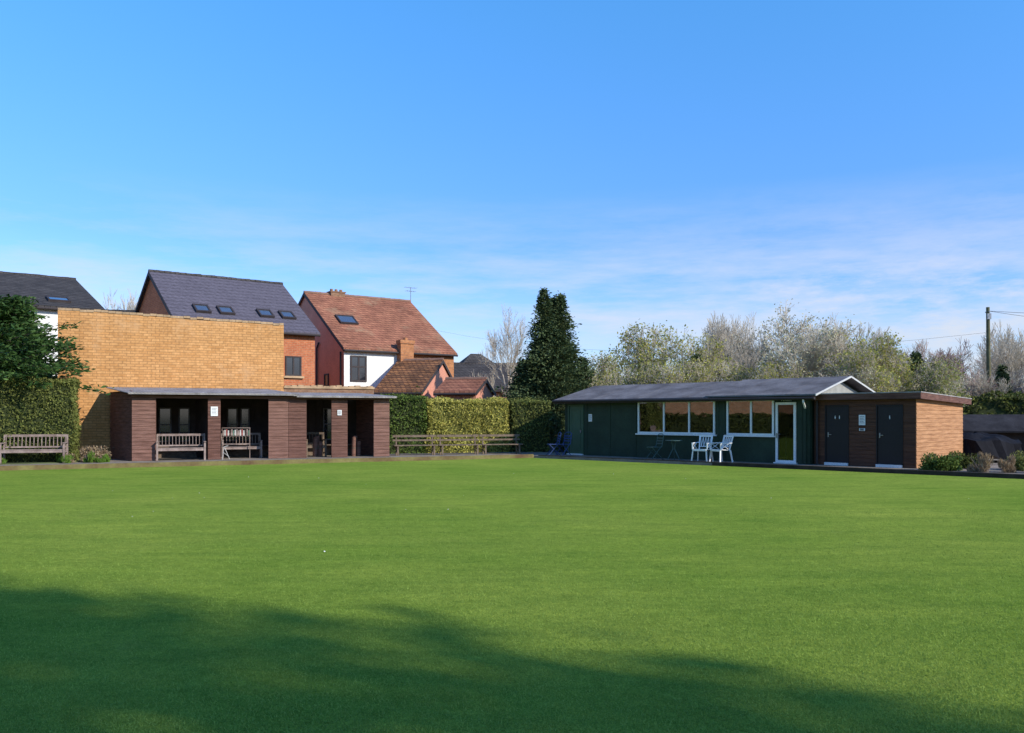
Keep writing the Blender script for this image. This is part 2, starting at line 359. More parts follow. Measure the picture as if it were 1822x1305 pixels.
ch = MB(); ch.box(3.15, 3.95, -.5, -.05, 0, 5.75); ch.box(3.1, 4.0, -.55, -.02, 5.75, 5.95); ch.tube((3.55,-.28,5.95),(3.55,-.28,6.1),.13,.11); ch.obj('chimney', M['obrick'], r)
ch = MB(); ch.box(1.5, 2.4, 5.3, 5.85, 8.6, 9.15); ch.box(1.46, 2.44, 5.26, 5.9, 9.15, 9.22)
for x in (1.65, 1.95, 2.25): ch.tube((x,5.6,9.22),(x,5.6,9.38),.10,.085)
ch.obj('chimney', M['lbrick'], r)
dp = MB(); dp.path([(-.08,.25,0),(-.08,.25,5.2)], .05); dp.obj('drainpipe', M['verge'], r)
dp = MB(); dp.path([(-.08,3.6,0),(-.08,3.6,5.6),(-.08,3.3,5.9)], .05); dp.obj('drainpipe', M['verge'], r)
an = MB(); an.tube((7.0,5.6,8.4),(7.0,5.6,9.95),.02)
for z, ln in ((9.92,.38),(9.7,.3)):
    an.tube((7.0-ln,5.6,z),(7.0+ln,5.6,z),.01,.01,5)
    for i in range(5): an.tube((7.0-ln+i*ln/2,5.4,z),(7.0-ln+i*ln/2,5.8,z),.006,.006,5)
an.obj('aerial', M['steel'], r)
r, roof = gable_house('brick_outbuilding', 'low pink gabled outbuilding with mossy brown tile roof', (-6.97,43.3), math.radians(-12), 2.45, 3.5, 3.0, 4.7, M['pink'], M['browntile'], endov=.08, cat='outbuilding')
r, roof = gable_house('small_outbuilding', 'small pink rendered lean building with orange tiled roof', (-3.7,41.6), math.radians(-14), 2.0, 1.6, 2.9, 3.5, M['pink'], M['redtile'], endov=.08, cat='outbuilding')
r, roof = gable_house('dark_roof_house', 'brick house with dark brown tiled roof', (-5.0,56), math.radians(4), 6.0, 4, 3.5, 5.35, M['obrick'], M['darkslate'])
rr = root('hipped_roof_house', 'distant brick house with dark hipped roof', 'house', (-4.4,64,0), .3)
w = MB(); w.box(0,4.6,0,4.6,0,4.7); w.obj('wall', M['obrick'], rr)
w = MB(); w.add([(-.3,-.3,4.72),(4.9,-.3,4.72),(4.9,4.9,4.72),(-.3,4.9,4.72),(1.9,2.3,6.7),(2.7,2.3,6.7)], [(0,3,2,1),(0,1,5,4),(1,2,5),(2,3,4,5),(3,0,4)]); w.obj('roof', M['darkslate'], rr)
H0 = dict(hw=7.06, ez=6.95, rz=9.3)
r, roof = gable_house('white_rendered_house', 'white rendered house with weathered dark tile roof', (-28.3,35.7), math.radians(37.7), 10, 7.06, 6.95, 9.3, M['white'], M['darkslate'])
skylight(roof, 8.3, 1.15, **H0, w=1.0, h=.9)
window(r, 5.4, 6.5, 4.3, 5.6, 0, M['verge'], M['hglass'], mull=(5.95,), fw=.07)
r, roof = gable_house('far_dark_house', 'distant house with plain dark roof', (-29,58), math.radians(10), 5, 3.5, 7.5, 9.3, M['rbrick'], M['darkslate'])

# ------------------------------------------------------------------ brick walls
ang = math.atan2(34.13-31.05, -9.24+16.73)
r = root('brick_wall', 'tall ochre brick wall behind the wooden shelter', 'wall', (-16.73,31.05,0), ang)
Lw = math.hypot(7.49, 3.08)
w = MB(); w.prism([(0,0,0),(Lw,0,0),(Lw,0,5.40),(Lw*.62,0,5.47),(Lw*.3,0,5.57),(0,0,5.66)], (0,.32,0)); w.obj('wall', M['ybrick'], r)
w = MB()
x = 0; random.seed(3)
while x < Lw-.05:
    ww = min(.24, Lw-x); z = 5.66-(.26*x/Lw) + random.uniform(-.03,.02)
    w.box(x+.004, x+ww-.006, -.012+random.uniform(-.012,0), .33, z-.01, z+.075); x += ww
w.obj('coping', M['stone'], r)
r2 = root('low_brick_wall', 'lower weathered brick wall with pale coping', 'wall', (-9.24,34.13,0), ang)
w = MB(); w.box(.01, 3.7, .02, .3, 0, 2.86); w.obj('wall', M['lbrick'], r2)
w = MB(); w.box(.01, 3.72, -.03, .34, 2.86, 2.95)
for i in range(14): w.box(.05+i*.26, .27+i*.26, -.01, .32, 2.95, 2.97+.02*(i%3)); 
w.obj('coping', M['stone'], r2)
r, roof = gable_house('neighbour_brick_building', 'long orange brick building beside the green', (-27,10), math.radians(90), 22, 4, 4.2, 6.2, M['nbrick'], M['darkslate'], cat='building')

# ------------------------------------------------------------------ shelter
us = math.atan2(.3808, .9247)
sh = root('wooden_shelter', 'open fronted maroon timber shelter with grey sheet roof', 'shelter', (-13.3,29.5,0), us)
def boards(x0, x1, y, z0, z1, h, m, par, name='wall_panel', th=.03, side=None, lab=None, seed=0):
    mb = MB(); z = z0; rnd = random.Random(seed)
    while z < z1-.02:
        zz = min(z+h, z1); j = rnd.uniform(-.004, .004)
        if side is None:
            mb.prism([(x0, y-th+j, z+.008), (x0, y+.0, z+.008), (x0, y+.0, zz), (x0, y-th*.45+j, zz)], (x1-x0, 0, 0))
        else:
            (ax, ay), (bx, by) = side; d = Vector((bx-ax, by-ay, 0)); n = Vector((d.y, -d.x, 0)).normalized()*th
            p = Vector((ax, ay, 0))
            mb.prism([p+n*(1+j*20)+Vector((0,0,z+.008)), p+Vector((0,0,z+.008)), p+Vector((0,0,zz)), p+n*.45+Vector((0,0,zz))], d)
        z = zz
    if side is None: mb.box(x0+.005, x1-.005, y+.001, y+.03, z0, z1)
    else: mb.prism([p+Vector((0,0,z0)), p+d+Vector((0,0,z0)), p+d+Vector((0,0,z1)), p+Vector((0,0,z1))], -n*.8)
    return mb.obj(name, m, par, label=lab)
ZT = 2.36
for i, (a, b, m) in enumerate([(0,.765,'maroon2'),(2.505,2.93,'maroon'),(4.62,5.335,'maroon2'),(5.345,6.0,'maroon'),(6.94,7.545,'maroon'),(8.57,9.19,'maroon2')]):
    boards(a, b, 0, GZ, ZT, .135, M[m], sh, seed=i)
BX, BY = -.79, 2.27
boards(0,0,0, GZ, 2.62, .135, M['maroon'], sh, side=((BX,BY),(0,.03)), name='side_wall')
w = MB(); w.prism([(9.19,.0,GZ),(9.19+BX,BY,GZ),(9.19+BX-.03,BY,GZ),(9.15,0.02,GZ)], (0,0,2.25)); w.obj('side_wall', M['maroon'], sh)
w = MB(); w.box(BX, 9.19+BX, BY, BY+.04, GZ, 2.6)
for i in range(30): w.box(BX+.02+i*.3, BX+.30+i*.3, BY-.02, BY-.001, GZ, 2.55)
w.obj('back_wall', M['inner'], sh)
for x in (2.9, 6.0):
    w = MB(); w.prism([(x,.1,GZ),(x+BX*.9,BY-.03,GZ),(x-.03+BX*.9,BY-.03,GZ),(x-.05,.1,GZ)], (0,0,2.2)); w.obj('partition', M['inner'], sh)
for x0, x1 in ((.3,.75),(.85,1.3),(1.55,1.95),(3.3,3.7),(3.8,4.15),(5.9,6.3),(7.0,7.4)):
    w = MB(); z0, z1 = .75, 2.05
    w.box(x0,x0+.05,BY-.09,BY-.025,z0,z1); w.box(x1-.05,x1,BY-.09,BY-.025,z0,z1); w.box(x0+.05,x1-.05,BY-.09,BY-.025,z0,z0+.05); w.box(x0+.05,x1-.05,BY-.09,BY-.025,z1-.05,z1); w.box(x0+.05,x1-.05,BY-.088,BY-.025,1.38,1.42)
    lk = w.obj('locker_door', M['innerl'], sh); q = MB(); q.box(x0+.052,x1-.052,BY-.05,BY-.03,z0+.052,1.378); q.box(x0+.052,x1-.052,BY-.05,BY-.03,1.422,z1-.052); q.obj('locker_panel', M['hglass'], lk)
w = MB(); w.box(BX+.1, 9.0+BX, BY-.5, BY-.1, .55, .59); w.box(BX+.1, 9.0+BX, BY-.12, BY-.1, GZ, .55); w.obj('wall_seat', M['benchwood'], sh)
for x in (.0,.72,2.5,2.88,4.62,5.95,6.94,7.5,8.57,9.14):
    w = MB(); w.box(x+.003, x+.06, .035, .1, GZ, ZT-.01); w.obj('post', M['maroon'], sh)
w = MB(); w.box(-.02, 9.2, -.035, .12, ZT, ZT+.1); w.obj('header_beam', M['maroon'], sh)
def sheetroof(x0, x1, zf, zb, m):
    mb = MB(); n = int((x1-x0)/.11); 
    def P(x, y, z): return (x+BX*max(y,0)/BY, y, z)
    for i in range(n):
        xa = x0+i*(x1-x0)/n; xb = x0+(i+.5)*(x1-x0)/n; xc = x0+(i+1)*(x1-x0)/n
        for a, b, za, zb_ in ((xa, xb, 0, .025), (xb, xc, .025, 0)):
            mb.add([P(a,-.35,zf+za),P(b,-.35,zf+zb_),P(b,BY+.15,zb+zb_),P(a,BY+.15,zb+za), P(a,-.35,zf+za-.02),P(b,-.35,zf+zb_-.02),P(b,BY+.15,zb+zb_-.02),P(a,BY+.15,zb+za-.02)],
                   [(0,1,2,3),(7,6,5,4),(0,4,5,1),(1,5,6,2),(2,6,7,3),(3,7,4,0)])
    return mb.obj('roof', m, sh)
sheetroof(-.12, 5.7, 2.54, 2.79, M['sheet']); sheetroof(5.5, 9.42, 2.48, 2.66, M['sheet'])
w = MB(); w.box(-.1, 5.6, -.33, -.30, 2.49, 2.535); w.box(5.603, 9.4, -.335, -.30, 2.43, 2.475); w.obj('fascia', M['sheet'], sh)
def notice(par, x, y, z, w_, h_, lab='white notice sheet'):
    mb = MB(); mb.box(x-w_/2, x+w_/2, y-.012, y, z-h_/2, z+h_/2); o = mb.obj('notice', M['paper'], par, label=lab)
    k = MB()
    for i in range(5): k.box(x-w_*.36, x+w_*(.36-.1*(i%2)), y-.016, y-.0125, z+h_*(.32-i*.15)-.008, z+h_*(.32-i*.15)+.008)
    k.obj('notice_print', M['ink'], o)
notice(sh, 2.72, -.04, 1.9, .24, .34); notice(sh, 7.24, -.04, 1.86, .16, .2)

# ------------------------------------------------------------------ benches
def park_bench(loc, rot, wd, label, m='oldwood', group='slatted garden benches'):
    r = root('park_bench', label, 'bench', loc, rot, group)
    s = MB()
    for i in range(5): s.box(.05, wd-.05, -.5+i*.095, -.5+i*.095+.075, .42, .445)
    s.box(.05, wd-.05, -.5, -.47, .34, .415); s.obj('seat', M[m], r, bevel=.004)
    b = MB(); b.bar((.03,.02,.90),(wd-.03,.02,.90),.035,.08); b.bar((.05,-.03,.52),(wd-.05,-.03,.52),.03,.05)
    n = int(wd/.115)
    for i in range(n):
        x = .09+i*(wd-.18)/(n-1); b.bar((x,-.028,.545),(x,.016,.865),.05,.016, up=(1,0,0))
    b.obj('backrest', M[m], r)
    for x in (.035, wd-.035):
        q = MB(); q.box(x-.032,x+.032,-.52,-.455,0,.64); q.bar((x,-.02,0),(x,.0,.5),.064,.06,up=(1,0,0)); q.bar((x,.0,.5),(x,.04,.93),.064,.05,up=(1,0,0))
        q.box(x-.025,x+.025,-.455,-.05,.34,.40); q.box(x-.02,x+.02,-.455,-.05,.12,.16); q.obj('leg', M[m], r)
        q = MB(); q.box(x-.04,x+.04,-.56,-.0,.645,.675); q.obj('armrest', M[m], r, bevel=.006)
    return r
u2 = (.9247,.3808); v2 = (-.3808,.9247)
def sp(t, y, z=GZ): return (-13.3+u2[0]*t+v2[0]*y, 29.5+u2[1]*t+v2[1]*y, z)
park_bench((-16.9,28.0,GZ+.02), us*.75, 1.95, 'weathered slatted wooden bench before a clipped hedge')
park_bench(sp(.78,.30), us, 1.65, 'weathered slatted wooden bench standing in shelter opening')
park_bench(sp(3.0,1.0), us, 1.45, 'weathered wooden bench inside the shelter below score cards')
park_bench(sp(6.1,1.3), us, .8, 'short wooden bench inside shelter', 'benchwood')
sc = root('score_card_rack', 'row of faded striped score cards on a wooden rack', 'score rack', sp(3.0,.35, .98), us)
f = MB(); f.box(0,1.0,0,.03,0,.02); f.box(0,1.0,0,.03,.30,.32); f.box(0,.02,.03,.06,-.83,.32); f.box(.98,1.0,.03,.06,-.83,.32); f.box(.02,.98,0,.03,-.3,-.27); f.obj('frame', M['oldwood'], sc)
for i in range(16):
    q = MB(); q.box(.03+i*.06,.03+i*.06+.042,-.03,-.005,.02+.01*(i%2),.22+.02*(i%3)); q.obj('score_card', M[('oldwood','card','red','card','inner','oldwood','cgreen','card','oldwood')[i%9]], sc)
tr = root('wire_trolley', 'small white metal folding trolley in the shelter', 'trolley', sp(3.0,-.02), us)
f = MB(); f.path([(0,0,0),(.05,0,.45),(.2,.02,.5)], .01); f.path([(.25,0,0),(.08,0,.42)], .01); f.path([(0,.15,0),(.05,.15,.45)], .01); f.path([(.25,.15,0),(.08,.15,.42)], .01); f.path([(.04,0,.25),(.2,0,.12)], .008); f.obj('frame', M['card'], tr)
def mats(t, y, lab):
    r = root('rolled_mat', lab, 'mat', sp(t,y), us, 'rolled mats stored in the shelter')
    q = MB()
    for i, (dx, dy, h) in enumerate([(0,0,.75),(.2,.05,.58),(.1,.2,.8)]):
        q.tube((dx,dy,0),(dx+.02,dy,h),.09,.085,12); q.tube((dx+.02,dy,h),(dx+.02,dy,h+.015),.05,.05,12)
    q.obj('roll', M['maroon2'], r)
    q = MB()
    for dx, dy in ((0,0),(.2,.05),(.1,.2)): q.tube((dx+.01,dy,.3),(dx+.01,dy,.34),.094,.094,12)
    q.obj('strap', M['benchwood'], r)
mats(6.45,.8,'brown rolled green mats standing upright'); mats(7.95,.8,'brown rolled green mats standing upright')

def board_bench(loc, rot, wd, label):
    r = root('board_bench', label, 'bench', loc, rot, 'plank benches in front of hedge')
    s = MB(); s.box(0,wd,-.42,-.24,.38,.42); s.box(0,wd,-.21,-.04,.38,.42); s.obj('seat', M['benchwood'], r, bevel=.005)
    b = MB(); b.bar((0,.03,.77),(wd,.03,.77),.03,.09); b.bar((0,.01,.60),(wd,.01,.60),.03,.07); b.obj('backrest', M['benchwood'], r)
    for x in (.12, wd-.18):
        q = MB(); q.box(x,x+.06,-.4,-.34,0,.375); q.bar((x+.03,-.02,0),(x+.03,.07,.82),.06,.05,up=(1,0,0)); q.box(x,x+.06,-.34,-.03,.31,.375); q.obj('leg', M['benchwood'], r)
bd = Vector((.2+4.9, 35.6-33.9)); 
ba = math.atan2(bd.y, bd.x)
for i in range(3):
    s_ = .1+i*1.82; board_bench((-4.9+math.cos(ba)*s_, 33.9+math.sin(ba)*s_, GZ), ba+(i-1)*.012, 1.78, 'long weathered plank bench facing the bowling green')

# ------------------------------------------------------------------ green pavilion
uh = math.atan2(-.709, .705)
LH, HW, EZ, RZ = 10.6, 2.33, 2.40, 2.97
hut = root('green_pavilion', 'low dark green wooden pavilion with felt gable roof', 'pavilion', (2.19,34.9,0), uh)
fw = MB()
for a, b, z0, z1 in [(0,.24,0,EZ),(.24,.97,2.16,EZ),(.97,3.75,0,EZ),(3.75,7.11,0,1.07),(3.75,7.11,2.3,EZ),(7.11,7.58,0,EZ),(7.58,9.37,0,1.07),(7.58,9.37,2.3,EZ),(9.37,9.43,0,EZ),(9.43,10.15,2.18,EZ),(10.15,LH,0,EZ),(.24,.97,0,.2),(9.43,10.15,0,.18)]:
    fw.box(a, b, 0, .08, z0, z1)
fw.obj('front_wall', M['green'], hut)
for x in (.02,1.15,2.35,3.60,7.2,7.45,10.3,10.5):
    bt = MB(); bt.box(x,x+.05,-.018,-.001,.15,EZ-.1); bt.obj('cover_strip', M['green'], hut)
sw = MB(); sw.prism([(LH-.08,.081,0),(LH-.08,2*HW,0),(LH-.08,2*HW,EZ),(LH-.08,HW,RZ-.02),(LH-.08,.081,EZ)],(.08,0,0)); sw.obj('side_wall', M['green'], hut)
sw = MB(); sw.prism([(0,.081,0),(0,2*HW,0),(0,2*HW,EZ),(0,HW,RZ-.02),(0,.081,EZ)],(.08,0,0)); sw.obj('side_wall', M['green'], hut)
sw = MB(); sw.box(.08,LH-.08,2*HW-.08,2*HW,0,EZ); sw.obj('back_wall', M['green'], hut)
gb = MB(); gb.prism([(LH+.001,.1,EZ-.05),(LH+.001,2*HW-.1,EZ-.05),(LH+.001,HW,RZ-.07)],(.015,0,0)); gb.obj('gable_panel', M['gableshade'], hut)
fl = MB(); fl.box(.08,LH-.08,.08,2*HW-.08,.15,.17); fl.obj('floor', M['benchwood'], hut)
iw = MB(); iw.box(.1,LH-.1,2.6,2.64,.17,EZ); iw.obj('inner_wall', M['innerl'], hut)
slp = (RZ-EZ)/HW
def hroof(x0, x1, dz, m):
    mb = MB(); ov=.32; prof = [(-ov, EZ-ov*slp+.02), (HW, RZ+.02), (2*HW+ov, EZ-ov*slp+.02), (2*HW+ov, EZ-ov*slp+.07), (HW, RZ+.08), (-ov, EZ-ov*slp+.07)]
    mb.prism([(x0,y,z+dz) for y,z in prof],(x1-x0,0,0)); return mb.obj('roof', m, hut)
rf1 = hroof(-.35,7.0,0,M['felt']); hroof(6.9,LH+.35,.045,M['felt'])
for i, x in enumerate([1.75,3.85,5.95,8.0,9.9]):
    dz = .045 if x > 6.9 else 0
    sm = MB(); sm.prism([(x,-.32,EZ-.32*slp+.071+dz),(x,HW,RZ+.081+dz),(x,HW,RZ+.085+dz),(x,-.32,EZ-.32*slp+.075+dz)],(.07,0,0)); sm.obj('felt_seam', M['felt'], rf1)
x = LH+.352; ov=.34
bb = MB(); bb.prism([(x,-ov,EZ-ov*slp+.05),(x,HW,RZ+.07),(x,2*HW+ov,EZ-ov*slp+.05),(x,2*HW+ov,EZ-ov*slp+.11),(x,HW,RZ+.13),(x,-ov,EZ-ov*slp+.11)],(.025,0,0))
bb.obj('bargeboard', M['barge'], hut)
fb = MB(); fb.box(-.34,LH+.34,-.30,-.28,EZ-.16,EZ-.06); fb.obj('fascia', M['verge'], hut)
gt = MB(); gt.tube((-.34,-.37,EZ-.06),(LH+.34,-.37,EZ-.10),.045); gt.obj('gutter', M['verge'], hut)
dp = MB(); dp.path([(LH-.05,-.35,EZ-.1),(LH-.05,-.33,EZ-.22),(LH-.12,-.06,EZ-.42)], .035); dp.obj('downpipe', M['wpaint'], hut, label='white swan neck downpipe')
dp = MB(); dp.path([(LH-.12,-.06,EZ-.42),(LH-.12,-.06,.18)], .035); dp.obj('downpipe', M['green'], hut)
window(hut, 3.75, 7.11, 1.07, 2.3, 0, M['wpaint'], M['glass'], mull=(4.94,6.04), fw=.065)
window(hut, 7.58, 9.37, 1.07, 2.3, 0, M['wpaint'], M['glass'], mull=(8.52,), fw=.065)
for a, b in ((3.68,7.18),(7.52,9.42)):
    sl_ = MB(); sl_.box(a,b,-.1,-.002,1.02,1.068); sl_.obj('sill', M['wpaint'], hut)
gd = window(hut, 9.43, 10.15, .18, 2.18, 0, M['wpaint'], M['dglass'], trans=(), fw=.08, name='glazed_door')
h_ = MB(); h_.box(9.47,9.50,-.09,-.052,1.0,1.16); h_.bar((9.485,-.085,1.12),(9.6,-.085,1.12),.02,.02); h_.obj('handle', M['steel'], gd)
def hp(t, w, z): return (2.19+.705*t+.709*w, 34.9-.709*t+.705*w, z)
it = root('side_table', 'small white table inside the pavilion window', 'table', hp(8.7,1.2,.17), uh)
q = MB(); q.box(-.4,.4,-.3,.3,.92,.95); q.obj('top', M['plastic'], it)
for x in (-.36,.33):
    for y in (-.27,.24):
        q = MB(); q.box(x,x+.03,y,y+.03,0,.92); q.obj('leg', M['plastic'], it)
d = MB(); d.box(.26,.95,.0,.03,.2,2.14)
dd = d.obj('door', M['green2'], hut)
q = MB()
for z0, z1 in ((.35,1.0),(1.15,2.0)):
    q.box(.36,.85,-.012,-.001,z0,z0+.03); q.box(.36,.85,-.012,-.001,z1-.03,z1); q.box(.36,.39,-.012,-.001,z0+.03,z1-.03); q.box(.82,.85,-.012,-.001,z0+.03,z1-.03)
q.obj('door_moulding', M['green2'], dd)
q = MB(); q.box(.86,.90,-.05,-.002,1.05,1.17); q.obj('handle', M['steel'], dd)
q = MB(); q.box(.19,.24,-.03,-.002,.2,2.2); q.box(.97,1.02,-.03,-.002,.2,2.2); q.box(.24,.97,-.03,-.002,2.15,2.2); q.obj('door_frame', M['green2'], dd)
q = MB(); q.box(.2,1.0,-.12,-.002,.15,.2); q.obj('doorstep', M['wpaint'], hut)
q = MB(); q.box(9.4,10.2,-.14,-.002,.15,.19); q.obj('doorstep', M['wpaint'], hut)
notice(hut, 1.37, -.002, 1.66, .18, .30)
def text(par, s, x, y, z, size, m, name='sign_text', italic=0):
    cu = bpy.data.curves.new(name, 'FONT'); cu.body = s; cu.size = size; cu.extrude = .003; cu.align_x = 'CENTER'; cu.shear = italic
    to = bpy.data.objects.new('tmp', cu); col.objects.link(to)
    bpy.context.view_layer.update(); dg = bpy.context.evaluated_depsgraph_get()
    me = bpy.data.meshes.new_from_object(to.evaluated_get(dg)); bpy.data.objects.remove(to)
    me.materials.clear(); me.materials.append(m)
    o = bpy.data.objects.new(name, me); col.objects.link(o); o.parent = par; o.location = (x,y,z); o.rotation_euler = (math.pi/2,0,0); return o
text(hut, 'Pavilion', 9.8, -.01, 2.225, .12, M['wpaint'], italic=.3)

# ------------------------------------------------------------------ toilet block
tb = root('timber_toilet_block', 'flat roofed brown timber toilet block with two dark doors', 'toilet block', (9.88,27.53,0), uh)
TZ = 2.27; LT = 3.17; DT = 4.18
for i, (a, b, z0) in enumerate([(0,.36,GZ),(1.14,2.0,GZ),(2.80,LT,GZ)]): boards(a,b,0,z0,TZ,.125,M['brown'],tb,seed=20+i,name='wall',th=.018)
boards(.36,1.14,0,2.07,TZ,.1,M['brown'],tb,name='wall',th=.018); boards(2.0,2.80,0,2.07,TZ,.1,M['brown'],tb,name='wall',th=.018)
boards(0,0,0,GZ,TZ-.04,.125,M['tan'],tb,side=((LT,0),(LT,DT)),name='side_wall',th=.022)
w = MB(); w.box(0,LT-.05,DT-.05,DT,GZ,TZ-.1); w.obj('back_wall', M['brown'], tb)
w = MB(); w.box(.0,.03,.05,DT-.05,GZ,TZ-.1); w.obj('side_wall', M['brown'], tb)
w = MB(); w.prism([(-.02,-.16,TZ+.01),(-.02,DT+.25,TZ-.12),(-.02,DT+.25,TZ+.0),(-.02,-.16,TZ+.13)],(LT+.2,0,0)); fr = w.obj('roof', M['felt'], tb)
w = MB(); w.box(-.02,LT+.20,-.185,-.162,TZ-.03,TZ+.155); w.prism([(LT+.182,-.16,TZ-.03),(LT+.182,DT+.25,TZ-.16),(LT+.182,DT+.25,TZ+.02),(LT+.182,-.16,TZ+.155)],(.022,0,0)); w.obj('fascia', M['maroon'], tb)
w = MB(); w.box(-.03,LT+.22,-.2,-.16,TZ+.156,TZ+.185); w.prism([(LT+.17,-.159,TZ+.156),(LT+.17,DT+.26,TZ+.022),(LT+.17,DT+.26,TZ+.05),(LT+.17,-.159,TZ+.185)],(.05,0,0)); w.obj('roof_edge', M['sheet'], tb)
def person_sign(mb, x, y, z, s, skirt=False):
    mb.tube((x,y,z+s*.42),(x,y-.004,z+s*.42),s*.11,s*.11,12)
    if skirt: mb.prism([(x-s*.08,y-.004,z+s*.28),(x+s*.08,y-.004,z+s*.28),(x+s*.2,y-.004,z-s*.12),(x-s*.2,y-.004,z-s*.12)],(0,.004,0))
    else: mb.box(x-s*.13,x+s*.13,y-.004,y,z-s*.1,z+s*.28)
    for dx in (-.07,.07): mb.box(x+s*dx-s*.045,x+s*dx+s*.045,y-.004,y,z-s*.45,z-s*.12)
for a, b, n in ((.39,1.11,2),(2.03,2.77,1)):
    q = MB(); q.box(a,b,.0,.035,GZ+.08,2.04); do = q.obj('door', M['door'], tb)
    q = MB(); q.box(a-.03,a,-.035,.035,GZ,2.07); q.box(b,b+.03,-.035,.035,GZ,2.07); q.box(a,b,-.035,.035,2.04,2.068); q.obj('door_frame', M['door'], tb)
    q = MB(); q.box(a-.02,b+.02,-.1,-.002,GZ,GZ+.085); q.obj('doorstep', M['wpaint'], tb)
    q = MB(); q.box(a+.06,a+.09,-.02,-.001,1.05,1.2); q.bar((a+.07,-.03,1.13),(a+.19,-.03,1.13),.018,.018); q.obj('handle', M['steel'], do)
    q = MB(); cx = (a+b)/2
    if n == 2: person_sign(q, cx-.06, -.001, 1.68, .11, True); person_sign(q, cx+.08, -.001, 1.68, .11)
    else: person_sign(q, cx, -.001, 1.68, .11)
    q.obj('door_sign', M['wpaint'], do)
notice(tb, 1.57, -.035, 1.6, .2, .32); notice(tb, 1.57, -.035, 1.3, .18, .08)
pp_ = MB(); pp_.path([(.12,-.08,GZ),(.12,-.08,TZ-.05)], .04); pp_.obj('drainpipe', M['verge'], tb)

# ------------------------------------------------------------------ chairs
def plastic_chair(loc, rot):
    r = root('plastic_chair', 'white plastic garden armchair on the pavilion path', 'chair', loc, rot, 'white plastic chairs by the pavilion')
    s = MB(); s.prism([(-.25,-.25,.42),(.25,-.25,.42),(.21,.2,.40),(-.21,.2,.40)],(0,0,.025)); s.box(-.25,.25,-.262,-.25,.37,.44); s.obj('seat', M['plastic'], r, bevel=.008)
    b = MB(); b.bar((-.2,.2,.42),(-.23,.33,.88),.045,.03); b.bar((.2,.2,.42),(.23,.33,.88),.045,.03); b.bar((-.25,.33,.88),(.25,.33,.88),.03,.06); b.bar((-.21,.24,.52),(.21,.24,.52),.03,.03)
    for i in range(4):
        x = -.14+i*.093; b.bar((x,.235,.52),(x*1.05+.05*(1 if i%2 else -1),.325,.86),.028,.014,up=(1,0,0)); b.bar((x,.237,.52),(x*1.05-.05*(1 if i%2 else -1),.327,.86),.028,.014,up=(1,0,0))
    b.obj('backrest', M['plastic'], r)
    for sx in (-1,1):
        a = MB(); a.bar((sx*.27,-.24,.64),(sx*.26,.26,.66),.06,.025); a.bar((sx*.265,-.22,.42),(sx*.27,-.23,.63),.04,.03)
        a.bar((sx*.262,-.2,.45),(sx*.262,.1,.63),.012,.025,up=(1,0,0)); a.bar((sx*.262,.1,.45),(sx*.262,-.2,.63),.012,.025,up=(1,0,0)); a.obj('armrest', M['plastic'], r)
        for y, yy in ((-.22,-.26),(.2,.27)):
            q = MB(); q.bar((sx*.24,y,.42),(sx*.28,yy,0),.05,.035,up=(1,0,0)); q.obj('leg', M['plastic'], r)
plastic_chair((6.58,29.15,GZ), uh+.15); plastic_chair((7.15,28.85,GZ), uh-.35)
bt = root('bistro_table', 'dark metal round bistro table outside the pavilion', 'table', (5.75,29.95,GZ), uh)
q = MB(); q.tube((0,0,.70),(0,0,.72),.3,.3,24); q.obj('top', M['metal'], bt)
for i in range(3):
    t = i*2.1; q = MB(); q.path([(.08*math.cos(t),.08*math.sin(t),.7),(.04*math.cos(t),.04*math.sin(t),.4),(.26*math.cos(t),.26*math.sin(t),0)],.015); q.obj('leg', M['metal'], bt)
def metal_chair(loc, rot, m, lab, name, group=None):
    r = root(name, lab, 'chair', loc, rot, group)
    q = MB(); q.box(-.2,.2,-.2,.2,.44,.46); q.obj('seat', m, r)
    q = MB(); q.path([(-.2,.2,.44),(-.2,.28,.86),(-.1,.29,.93),(.1,.29,.93),(.2,.28,.86),(.2,.2,.44)],.015)
    for z in (.58,.68,.78): q.bar((-.2,.24,z),(.2,.24,z),.012,.05)
    q.obj('backrest', m, r)
    for sx in (-1,1):
        q = MB(); q.path([(sx*.2,-.24,0),(sx*.2,.2,.5)],.015); q.obj('leg', m, r)
        q = MB(); q.path([(sx*.18,.26,0),(sx*.18,-.2,.45)],.015); q.obj('leg', m, r)
metal_chair((5.15,30.55,GZ), uh-.4, M['metal'], 'dark metal folding chair beside bistro table', 'folding_chair')
metal_chair((1.65,33.9,GZ), uh-.6, M['blue'], 'blue folding chair by pavilion corner', 'folding_chair', 'blue folding chairs')
metal_chair((2.05,33.75,GZ), uh-.1, M['blue'], 'blue folding chair by pavilion corner', 'folding_chair', 'blue folding chairs')

